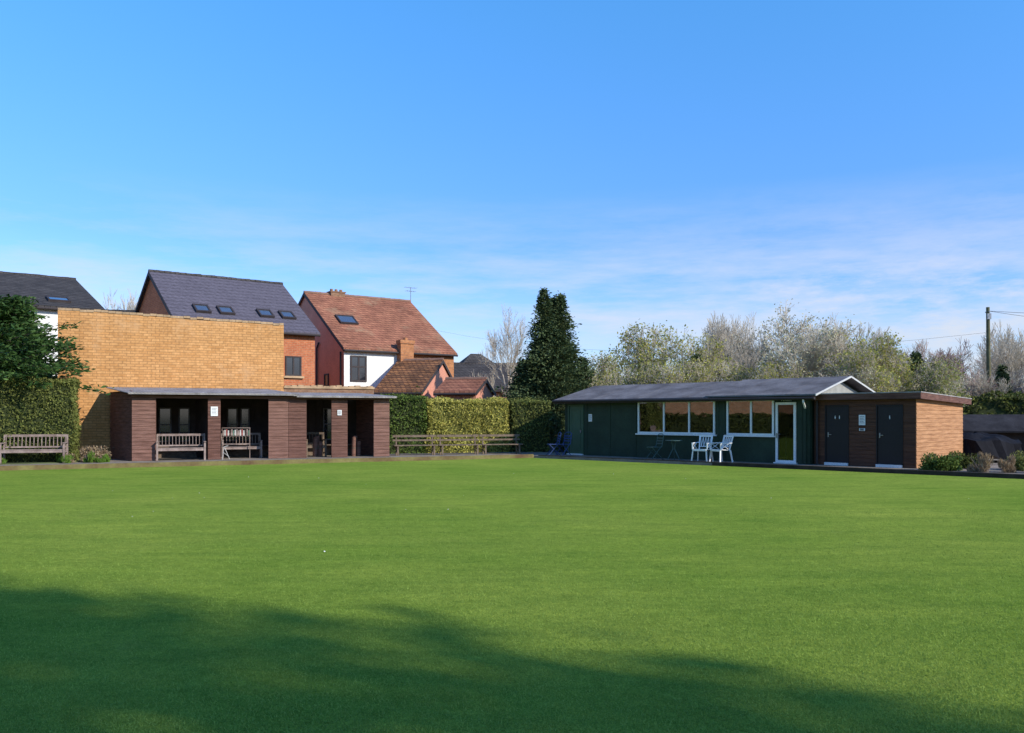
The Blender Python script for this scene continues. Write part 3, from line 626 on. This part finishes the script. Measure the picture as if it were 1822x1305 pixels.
# ------------------------------------------------------------------ hedges & shrubs
def hedge(name, label, loc, rot, lx, ly, h, lm, dens=330, size=.05, wob=.1, cat='hedge', corem='core'):
    r = root(name, label, cat, loc, rot)
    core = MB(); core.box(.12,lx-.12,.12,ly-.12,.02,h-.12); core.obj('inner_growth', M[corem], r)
    P = []; 
    def face(n, f): P.append(f(rng.random((n,2))))
    a = lambda A_: max(50, int(A_*dens))
    face(a(lx*h), lambda u: np.c_[u[:,0]*lx, np.zeros(len(u)), u[:,1]*h])
    face(a(lx*h*.25), lambda u: np.c_[u[:,0]*lx, np.full(len(u),ly), u[:,1]*h])
    face(a(ly*h), lambda u: np.c_[np.zeros(len(u)), u[:,0]*ly, u[:,1]*h])
    face(a(ly*h), lambda u: np.c_[np.full(len(u),lx), u[:,0]*ly, u[:,1]*h])
    face(a(lx*ly), lambda u: np.c_[u[:,0]*lx, u[:,1]*ly, np.full(len(u),h)])
    P = np.concatenate(P); c = np.array([lx/2, ly/2, h/2])
    w_ = np.sin(P[:,0]*2.1+1)*np.sin(P[:,2]*2.7+P[:,1]*2)+.6*np.sin(P[:,0]*5.3+P[:,2]*4.1)
    d_ = (P-c)/np.array([lx/2,ly/2,h/2]); m_ = np.abs(d_).max(1, keepdims=True); nn = np.where(np.abs(d_) > m_-.001, np.sign(d_), 0)
    cr_ = np.clip((np.abs(d_[:,2])-.9)/.1, 0, 1)*np.clip((np.abs(d_[:,1])-.75)/.25, 0, 1)
    P[:,2] -= cr_*.1
    P = P+nn*(w_[:,None]*wob*.5+rng.normal(size=(len(P),1))*.04-.04)
    P = P+rng.normal(size=P.shape)*.02; P[:,2] = np.maximum(P[:,2], .02)
    V, F = leafquads(P, size); npmesh('leaves', V, F, lm, r); return r
hedge('clipped_hedge', 'tall clipped olive green hedge beside the brick wall', (-19.8,26.9,GZ), us*.95, 5.2, 1.4, 2.85, M['lho'], 620, .04, .09)
hedge('clipped_hedge', 'dark green clipped hedge block behind plank benches', (-5.3,35.2,GZ), ba, 1.75, 1.5, 2.45, M['lhg'], 450, .05, .07)
hedge('variegated_hedge', 'yellow green clipped hedge behind plank benches', (-3.55,35.75,GZ), ba, 3.6, 1.5, 2.3, M['lhy'], 650, .042, .12, corem='corey')
hedge('clipped_hedge', 'olive clipped hedge end beside the tall conifer', (.0,36.85,GZ), ba-.2, 1.7, 1.5, 2.3, M['lho'], 450, .045, .12)
hedge('clipped_hedge', 'dark hedge along far boundary', (13.5,40,0), -.15, 14, 1.5, 2.7, M['lhd'], 130, .08, .3)
hedge('neighbour_hedge', 'low dark hedge before the neighbouring brick building', (-25.6,11,0), math.radians(90), 20, 1.0, 1.9, M['lhd'], 120, .08, .15)
def blob(name, label, loc, rx, ry, h, lm, n=2500, size=.05, cat='shrub', clumps=14, up=0.):
    r = root(name, label, cat, loc, random.random()*6)
    C_ = rng.normal(size=(clumps,3)); C_ = unit(C_)*rng.uniform(.2,.75,(clumps,1)); C_[:,2] = np.abs(C_[:,2])
    per = n//clumps; P = []
    for c in C_: P.append(c+unit(rng.normal(size=(per,3)))*rng.uniform(.15,.42)*rng.random((per,1))**.4)
    P = np.concatenate(P)*np.array([rx,ry,h*.85]); P[:,2] = np.abs(P[:,2])+.02
    dirs = None
    if up: dirs = np.c_[P[:,0]/rx*.5, P[:,1]/ry*.5, np.full(len(P), up)]
    V, F = leafquads(P, size, .55 if not up else .12, dirs); npmesh('leaves', V, F, lm, r)
    s = MB()
    for i in range(7):
        t = i*.9; s.tube((0,0,0),(rx*.5*math.cos(t),ry*.5*math.sin(t),h*.6),.02,.006,5)
    s.obj('stems', M['bark'], r)
blob('heather_bush', 'brown dried heather bush next to wooden shelter', (-14.35,29.0,GZ), .6,.5,.95, M['ldry'], 3800,.035)
blob('heather_bush', 'small brown dried bush beside bench', (-14.95,28.35,GZ), .35,.3,.45, M['ldry'], 1200,.03)
for i, (x, y) in enumerate([(-14.9,28.25),(-14.3,28.5),(-13.95,28.7),(-15.2,28.5),(-16.9,27.6),(-17.6,27.3)]):
    blob('grass_tuft', 'green grass tuft beside the path', (x,y,GZ), .35,.3,.32+.1*(i%2), M['lgrass'], 700,.08, 'plant', 8, up=1.5)
blob('ivy_bush', 'bright green ivy bush above hedge by brick wall', (-4.6,37.6,.0), 1.25,1.0,3.6, M['lhg'], 7000,.06, clumps=24)
blob('round_bush', 'clipped dark green box bush beside the toilet block', (12.35,24.3,GZ), .75,.55,.78, M['lhg'], 6500,.032, clumps=30)
blob('dry_plant', 'straw coloured dried grass plant by the path', (13.15,23.7,GZ), .5,.35,.7, M['ldry'], 2200,.06, 'plant', 8, up=1.2)
blob('dry_plant', 'straw coloured dried grass plant by the path', (13.8,23.6,GZ), .4,.35,.6, M['ldry'], 1800,.06, 'plant', 8, up=1.2)
blob('dry_plant', 'straw coloured dried grass plant by the path', (14.35,23.2,GZ), .4,.35,.5, M['ldry'], 1800,.06, 'plant', 8, up=1.2)
blob('round_bush', 'leafy green shrub at toilet block side', (14.9,24.4,GZ), .9,.7,.66, M['lho'], 5000,.035, clumps=24)
blob('round_bush', 'olive green shrub at toilet block side', (13.7,25.4,GZ), .8,.7,.75, M['lhd'], 5000,.035, clumps=24)
blob('dark_shrub', 'dark evergreen shrub between hedge and pavilion', (1.75,37.4,0), .8,.8,2.4, M['lcon'], 4000,.06)

# ------------------------------------------------------------------ trees
def grow(seed, levels=5, spread=.75, upb=.12, trunk=.28, side_from=1, sh=.72, tr=.0014):
    rn = random.Random(seed); segs = []; tips = []
    def rv(k): return Vector((rn.gauss(0,k), rn.gauss(0,k), rn.gauss(0,k)))
    def rec(p, d, l, r, lev):
        n = 3
        for i in range(n):
            d2 = (d+rv(.13)+Vector((0,0,upb*(lev > 0)))).normalized(); p2 = p+d2*l/n; r2 = r*.84
            segs.append((*p, *p2, r, r2, lev)); p, d, r = p2, d2, r2
            if lev < levels and (lev > 0 or i >= side_from):
                s = d.orthogonal().normalized(); s.rotate(Matrix.Rotation(rn.random()*6.28, 3, d))
                k = rn.uniform(spread*.7, spread*1.3)
                rec(p, (d+s*k).normalized(), l*rn.uniform(.5,sh), r*.6, lev+1)
        if lev < levels:
            for j in range(2):
                s = d.orthogonal().normalized(); s.rotate(Matrix.Rotation(rn.random()*6.28, 3, d))
                rec(p, (d+s*rn.uniform(.2,.5)).normalized(), l*rn.uniform(.6,.8), r*.7, lev+1)
        else: tips.append(p.copy())
    rec(Vector((0,0,0)), Vector((0,0,1)), trunk, .022, 0)
    S = np.array(segs); T = np.array([tuple(t) for t in tips])
    zmax = T[:,2].max(); S[:,:8] /= zmax; T /= zmax
    S[:,6:8] = np.maximum(S[:,6:8], tr)
    return S, T
variants = {}
def make_variant(key, seed, twig, leaf=None, nleaf=0, lsize=.012, levels=5, lspread=.03, bark='bark', **kw):
    S, T = grow(seed, levels, **kw)
    tr_ = S[S[:,8] <= 1]; cr = S[S[:,8] > 1]
    V, F = tubes(tr_, 7); tm = npmesh('trunk', V, F, M[bark], False)
    V, F = tubes(cr, 3); cm = npmesh('crown', V, F, twig, False)
    lm = None
    if leaf:
        P = T[rng.integers(0, len(T), nleaf)]+rng.normal(size=(nleaf,3))*lspread
        V, F = leafquads(P, lsize); lm = npmesh('foliage', V, F, leaf, False)
    rad = np.percentile(np.hypot(T[:,0], T[:,1]), 90)
    variants[key] = (tm, cm, lm, rad)
make_variant('bare1', 11, M['twig'], spread=.7); make_variant('bare2', 23, M['twig'], spread=.6, upb=.18)
make_variant('thin', 29, M['twig'], spread=.65, upb=.15, tr=.0009, bark='twig')
make_variant('red', 31, M['twigred'], spread=.8)
make_variant('pale', 47, M['twig'], M['lpale'], 4200, .007, lspread=.014, spread=.85, tr=.0012)
make_variant('yel', 52, M['twig'], M['lyel'], 3900, .011, lspread=.02, spread=.8, tr=.0012)
make_variant('olive', 66, M['twig'], M['lolive'], 4200, .011, lspread=.025, spread=.85, tr=.0012)
make_variant('shade', 71, M['bark'], M['lbig'], 8000, .020, levels=4, lspread=.05, spread=.8)
def tree(key, name, label, x, y, h, rad, rot=None, group=None):
    tm, cm, lm, r0 = variants[key]
    e = root(name, label, 'tree', (x,y,0), random.random()*6.28 if rot is None else rot, group); s = rad/r0
    for nm, me in (('trunk', tm), ('crown', cm), ('foliage', lm)):
        if me:
            o = bpy.data.objects.new(nm, me); col.objects.link(o); o.parent = e
    e.scale = (s, s, h)
    return e
GB = 'leafless trees beyond the pavilion'
tree('thin','bare_tree','pale leafless tree next to tall conifer', .2,50,8.4,1.9, group=None)
tree('bare1','bare_tree','leafless tree rising behind houses', -29,62,11.6,2.2)
tree('yel','leafy_tree','yellow green early leafing tree behind pavilion', 7.8,46,6.9,2.3)
tree('olive','leafy_tree','low olive green tree behind pavilion', 5.2,44,5.2,1.9)
tree('yel','leafy_tree','yellow green early leafing tree behind pavilion', 9.6,45,6.0,1.9)
for x, y, h, rr_, k in [(10.5,48,7.7,2.3,'bare1'),(12.4,47,7.6,2.4,'thin'),(14.2,49,7.8,2.5,'bare1'),(11.6,44,6.4,2.0,'thin'),(15.4,43,7.0,2.3,'thin'),(17.6,43,6.6,2.1,'bare2'),(20.5,48,6.9,2.2,'bare1'),(21.8,46,6.0,2.0,'thin'),(23.4,48,6.0,2.2,'red'),(24.6,50,6.4,2.4,'red'),(26.8,51,6.6,2.3,'red'),(22.6,49,6.0,2.0,'red'),(29.0,52,6.4,2.3,'red'),(31.0,53,6.4,2.3,'red'),(27.0,46,6.7,1.9,'thin'),(29.3,47,7.1,2.2,'bare1'),(30.5,44,6.9,2.2,'bare2'),(27.6,42,5.4,1.8,'pale')]:
    tree(k, 'bare_tree', 'reddish leafless tree on the boundary' if k == 'red' else 'pale leafless tree on the boundary', x, y, h, rr_, group=GB)
tree('pale','catkin_tree','large pale tree covered in silvery catkins', 16.2,43.5,8.0,3.1)
tree('pale','catkin_tree','pale tree covered in silvery catkins', 13.4,43,6.3,2.3)
for x, y, h, rr_, k in [(7,41.5,4.4,1.8,'yel'),(9.2,41.8,4.7,1.9,'yel'),(11.4,41,4.3,1.8,'olive'),(13.4,41,4.4,1.9,'yel'),(15.4,40.6,4.4,2.0,'pale'),(17.3,40.5,5.0,2.0,'yel'),(18.6,42,5.8,2.0,'yel'),(19.9,40.5,4.6,1.8,'olive'),(21.4,41,4.4,1.7,'pale'),(22.8,43,4.3,1.8,'red'),(24.0,42,4.0,1.8,'bare1'),(25.6,44,4.2,1.9,'red'),(4.0,42.5,4.1,1.5,'yel'),(6.0,42.5,4.6,1.7,'olive')]:
    tree(k, 'leafy_tree', 'low spring leafing tree behind the pavilion', x, y, h, rr_, group='low trees behind the pavilion')
rt = random.Random(4)
for i in range(8):
    tree('shade','shade_tree','tall dense tree beyond the near boundary', 14+i*5.4, -13.0-i*.5+rt.uniform(-.3,.3), 18.9+rt.uniform(-.5,.3), 4.9, group='tall trees beyond near boundary')
tree('shade','shade_tree','tall dense tree beyond the near boundary', 23.5, -12.0, 19.6, 4.4, rot=1.0, group='tall trees beyond near boundary')
for i in range(8):
    tree('shade','shade_tree','tall dense tree beyond the near boundary', 11.3+i*5.4, -13.2-i*.5+rt.uniform(-.4,.4), 17.2+rt.uniform(-.8,.5), 4.6, group='tall trees beyond near boundary')
for i in range(6):
    tree('shade','shade_tree','tall dense tree beyond the near boundary', 16+i*6.2, -17.0-i*.5+rt.uniform(-.4,.4), 19.2+rt.uniform(-1,.8), 5.0, group='tall trees beyond near boundary')

def conifer(name, label, loc, peaks, lm, n=2200, droop=.25, leaf=.07, cat='tree', core=True, ex=.8, rag=.0):
    r = root(name, label, cat, loc, 0); PP = []; DD = []; tr_ = MB(); cr = MB()
    for (px, py, H, R) in peaks:
        tr_.tube((px,py,0),(px,py,H*.95),.16,.02,8)
        for i in range(9):
            z0 = H*(.06+.09*i); z1 = z0+H*.12; cr.tube((px,py,z0),(px,py,min(z1,H*.93)),R*.42*(1-z0/H)**.9,R*.42*(1-min(z1/H,.95))**.9,9)
        k = int(n*H*R/16); hh = rng.random(k)**1.15
        for h in hh:
            t = rng.random()*6.283; lobes = math.sin(h*23+px*5)*.5+math.sin(t*3+h*11)*.5
            prof = (1-h)**ex*(.82+.22*lobes); rad = R*prof*rng.uniform(.75,1.10)*(1.35 if rng.random() < rag else 1)+.08
            z = H*(.03+.96*h); o = np.array([math.cos(t), math.sin(t), 0]); m_ = 14
            s = np.linspace(.5,1,m_)[:,None]; P = np.array([px,py,z])+o*rad*s+np.array([0,0,1])*(s*rad*.2-droop*(s**3)*.8+.35*(s-.7))
            P = P+rng.normal(size=(m_,3))*.07; PP.append(P); DD.append(np.tile(o+np.array([0,0,.3-droop]), (m_,1)))
    V, F = leafquads(np.concatenate(PP), leaf, .45, np.concatenate(DD)); npmesh('crown', V, F, lm, r)
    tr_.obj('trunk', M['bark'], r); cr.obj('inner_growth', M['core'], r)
    return r
conifer('conifer_tree', 'tall dark broad cypress tree with two tips behind the hedge', (2.0,42,0), [(-.4,0,8.15,2.0),(.42,.2,7.95,2.1),(.05,.4,7.75,2.3),(-.1,-.3,6.5,3.1),(.35,-.3,6.1,3.2),(-.6,-.3,5.6,2.8),(1.5,0,4.7,1.7),(-1.5,-.2,4.5,1.7)], M['lcon'], n=900, rag=.2, ex=.82)
conifer('conifer_tree', 'small dark evergreen behind the pavilion', (20.6,43,0), [(0,0,5.0,1.4)], M['lcon'])
conifer('conifer_tree', 'small dark evergreen behind the pavilion', (9.4,43.2,0), [(0,0,4.9,1.4)], M['lcon'])
conifer('conifer_tree', 'small dark evergreen by the utility pole', (25.6,44,0), [(0,0,4.4,1.1)], M['lcon'])
PP = []; DD = []; rn = random.Random(5)
t_ = MB(); t_.tube((0,0,0),(.1,0,4.5),.2,.08,9); t_.tube((.1,0,4.5),(0,0,5.6),.08,.02,8)
for i in range(190):
    z = rn.uniform(3.1,5.8); az = rn.uniform(-3.14,3.14); ln = (1.5+.8*math.cos(az))*(1.18-(z-2.7)/4.2)+.4*rn.random()
    if math.cos(az) > .5 and z < 4.6: ln += .8
    up_ = rn.uniform(.0,.35)
    p = Vector((.05,0,z-.3)); d = Vector((math.cos(az),math.sin(az)*.8,up_)).normalized()
    for s in range(6):
        q_ = p+d*ln/6; t_.tube(p, q_, .03*(1-s/7), .03*(1-(s+1)/7), 4)
        for k_ in range(30):
            f_ = rn.random(); c_ = p.lerp(q_, f_); w_ = .30 if s < 5 else .2
            if s == 0: continue
            PP.append((c_.x+rn.gauss(0,w_*.6), c_.y+rn.gauss(0,w_*.6), c_.z+rn.gauss(.03,w_*.34))); DD.append((d.x+rn.gauss(0,.4),d.y+rn.gauss(0,.4),d.z+.15))
        p = q_; d = (d+Vector((rn.gauss(0,.08),rn.gauss(0,.08),-.04))).normalized()
V, F = leafquads(np.array(PP), .095, .36, np.array(DD))
r = root('cedar_tree', 'spreading dark green evergreen tree above the hedge', 'tree', (-18.0,29.0,0), 0)
cro = npmesh('crown', V, F, M['lev'], r); tro = t_.obj('trunk', M['bark'], r)
r = root('cedar_tree', 'dark green evergreen tree in front of the white house', 'tree', (-19.4,32.6,0), 2.4); r.scale = (1.0,1.0,.93)
for nm, me in (('crown', cro.data), ('trunk', tro.data)):
    o = bpy.data.objects.new(nm, me); col.objects.link(o); o.parent = r
tree('red','bare_shrub_tree','brownish leafless shrub tree beside the evergreen', -18.0,28.1,4.6,1.1)

# ------------------------------------------------------------------ utility pole, low shed, tarpaulin, fence
up = root('utility_pole', 'tall mossy wooden utility pole with overhead wires', 'utility pole', (25.5,45,0), 0)
q = MB(); q.tube((0,0,0),(-.1,0,7.55),.14,.09,12); q.obj('pole', M['polew'], up)
q = MB(); q.tube((-.1,-.2,7.3),(-.1,.2,7.3),.04); q.box(-.2,0,-.16,-.1,6.9,7.2); q.obj('bracket', M['steel'], up)
def catenary(a, b, sag, r=.008, n=16):
    a, b = Vector(a), Vector(b); mb = MB(); pts = [a.lerp(b, i/n)-Vector((0,0,sag*4*(i/n)*(1-i/n))) for i in range(n+1)]; mb.path(pts, r, 5); return mb
for b_, s in (((14,-18,5.6),.5),((16,-6,5.9),.6)): catenary((-.1,0,7.35), b_, s, .01).obj('wire', M['wire'], up)
catenary((-.1,0,6.2), (-39.5,40,12.0), 2.2, .006).obj('wire', M['wire'], up)
low = root('low_shed', 'low garden shed with grey felt roof', 'shed', (17.0,31.5,0), -.35)
q = MB(); q.box(0,5,0,2.2,0,1.25); q.obj('wall', M['inner'], low)
q = MB(); q.prism([(-.15,-.25,1.12),(-.15,1.1,1.72),(-.15,2.4,1.3),(-.15,2.4,1.36),(-.15,1.1,1.79),(-.15,-.25,1.18)],(5.3,0,0)); q.obj('roof', M['feltd'], low)
tp = root('covered_equipment', 'low garden equipment under a sagging black tarpaulin', 'tarpaulin', (16.1,29.3,0), .2)
V=[];F=[];nr=8;na=32
for i in range(nr+1):
    for j in range(na):
        t=j*2*math.pi/na; rr_=1.45*(i/nr)**.8*(1+.07*math.sin(5*t)+.05*math.sin(11*t)*i/nr); z=.88+.26*(1-(i/nr)**1.1)+.05*math.sin(7*t)*(i/nr)+.05*math.sin(3*t+i)
        V.append((rr_*math.cos(t),rr_*math.sin(t)*.8,z))
for i in range(nr):
    for j in range(na): F.append((i*na+j,i*na+(j+1)%na,(i+1)*na+(j+1)%na,(i+1)*na+j))
b0_=len(V)
for j in range(na):
    t=j*2*math.pi/na; V.append((1.47*math.cos(t)*(1+.07*math.sin(9*t)),1.2*math.sin(t)*(1+.07*math.sin(9*t)),.3+.12*math.sin(6*t)))
for j in range(na): F.append((nr*na+j,nr*na+(j+1)%na,b0_+(j+1)%na,b0_+j))
q = MB(); q.add(V,F); o=q.obj('tarpaulin', M['tarp'], tp)
for i in range(6):
    q = MB(); t=i*1.05; q.tube((1.2*math.cos(t),.95*math.sin(t),0),(1.2*math.cos(t),.95*math.sin(t),.82),.03); q.obj('leg', M['steel'], tp)
tf = root('rail_fence', 'weathered post and rail fence before the far trees', 'fence', (23.0,39.5,0), -.15)
q = MB()
for i in range(6): q.box(i*1.8,i*1.8+.07,0,.07,0,2.35)
q.obj('posts', M['oldwood'], tf)
q = MB()
for z in (1.9,2.1,2.28): q.box(0,9.1,-.02,-.001,z,z+.03)
q.obj('rails', M['oldwood'], tf)

P = np.c_[rng.uniform(-9,12,30), rng.uniform(5,27,30), np.full(30, LZ+.014)]
V, F = leafquads(P, .009, .8, np.tile([1.,.2,.0],(30,1))); o = npmesh('scattered_petals', V, F, M['petal']); o['kind']='stuff'; tag(o,'tiny white petals scattered over mown grass','petals')

# ------------------------------------------------------------------ light
sun_az = Vector((.85,-.53)); sun_az.normalize(); el = math.radians(29)
sv = Vector((sun_az.x*math.cos(el), sun_az.y*math.cos(el), math.sin(el)))
ld = bpy.data.lights.new('sun', 'SUN'); ld.energy = 5.0; ld.angle = math.radians(.6); ld.color = (1,.93,.82)
lo = bpy.data.objects.new('sun', ld); col.objects.link(lo); lo.rotation_euler = (-sv).to_track_quat('-Z','Y').to_euler()
wd = bpy.data.worlds.new('World'); scene.world = wd; wd.use_nodes = True; nt = wd.node_tree
bg = nt.nodes['Background']; sky = N(nt, 'ShaderNodeTexSky', sky_type='NISHITA'); sky.sun_disc = False
sky.sun_elevation = el; sky.sun_rotation = math.atan2(sun_az.x, sun_az.y); sky.air_density = 1.0; sky.dust_density = .4; sky.ozone_density = 2.0
tc = N(nt, 'ShaderNodeTexCoord'); sep = N(nt, 'ShaderNodeSeparateXYZ'); L(nt, tc.outputs['Generated'], sep.inputs[0])
mp = N(nt, 'ShaderNodeMapping'); mp.inputs['Scale'].default_value = (1.5,1.5,10); mp.inputs['Location'].default_value = (.35,.1,0); mp.inputs['Rotation'].default_value = (0,math.radians(5),0); L(nt, tc.outputs['Generated'], mp.inputs[0])
cl = ramp(nt, noise(nt, mp.outputs[0], 1.9, 10, .66), .40, .64, (0,0,0), (.85,.85,.85))
mp2 = N(nt, 'ShaderNodeMapping'); mp2.inputs['Scale'].default_value = (4,4,15); mp2.inputs['Location'].default_value = (1.2,.4,.3); L(nt, tc.outputs['Generated'], mp2.inputs[0])
puff = ramp(nt, noise(nt, mp2.outputs[0], 1.6, 9, .64), .50, .66)
side = ramp(nt, sep.outputs[0], .05, .4)
puff = mixrgb(nt, 1, puff, side, 'MULTIPLY')
cl = mixrgb(nt, 1, cl, puff, 'SCREEN')
mk = N(nt, 'ShaderNodeValToRGB'); e = mk.color_ramp.elements; e[0].position=0; e[0].color=(.9,.9,.9,1); e[1].position=.26; e[1].color=(0,0,0,1)
x_ = e.new(.14); x_.color=(.85,.85,.85,1); x_=e.new(.19); x_.color=(.42,.42,.42,1)
L(nt, sep.outputs[2], mk.inputs[0])
tn = N(nt, 'ShaderNodeValToRGB'); e = tn.color_ramp.elements
e[0].position = 0; e[0].color = (.50,.56,.67,1); e[1].position = 1; e[1].color = (.33,.60,.86,1)
for p_, c_ in ((.06,(.50,.565,.69)),(.20,(.36,.565,.78)),(.44,(.36,.80,.98))):
    x_ = e.new(p_); x_.color = (*c_,1)
L(nt, sep.outputs[2], tn.inputs[0])
tinted = mixrgb(nt, 1, sky.outputs[0], tn.outputs[0], 'MULTIPLY')
tinted = mixrgb(nt, 1, tinted, (2.0,2.0,2.3), 'MULTIPLY')
b_ = mixrgb(nt, mixrgb(nt, 1, cl, mk.outputs[0], 'MULTIPLY'), tinted, (5.7,6.1,6.9))
L(nt, b_, bg.inputs['Color']); bg.inputs['Strength'].default_value = .13

# ------------------------------------------------------------------ camera
cd = bpy.data.cameras.new('camera'); cd.sensor_width = 36; cd.lens = 36*1500/1822; cd.shift_y = 89.5/1822; cd.clip_end = 3000; cd.clip_start = .1
co = bpy.data.objects.new('camera', cd); col.objects.link(co); co.location = (0,0,1.7); co.rotation_euler = (math.pi/2,0,0); scene.camera = co
scene.view_settings.view_transform = 'Standard'; scene.view_settings.look = 'None'; scene.view_settings.exposure = 0
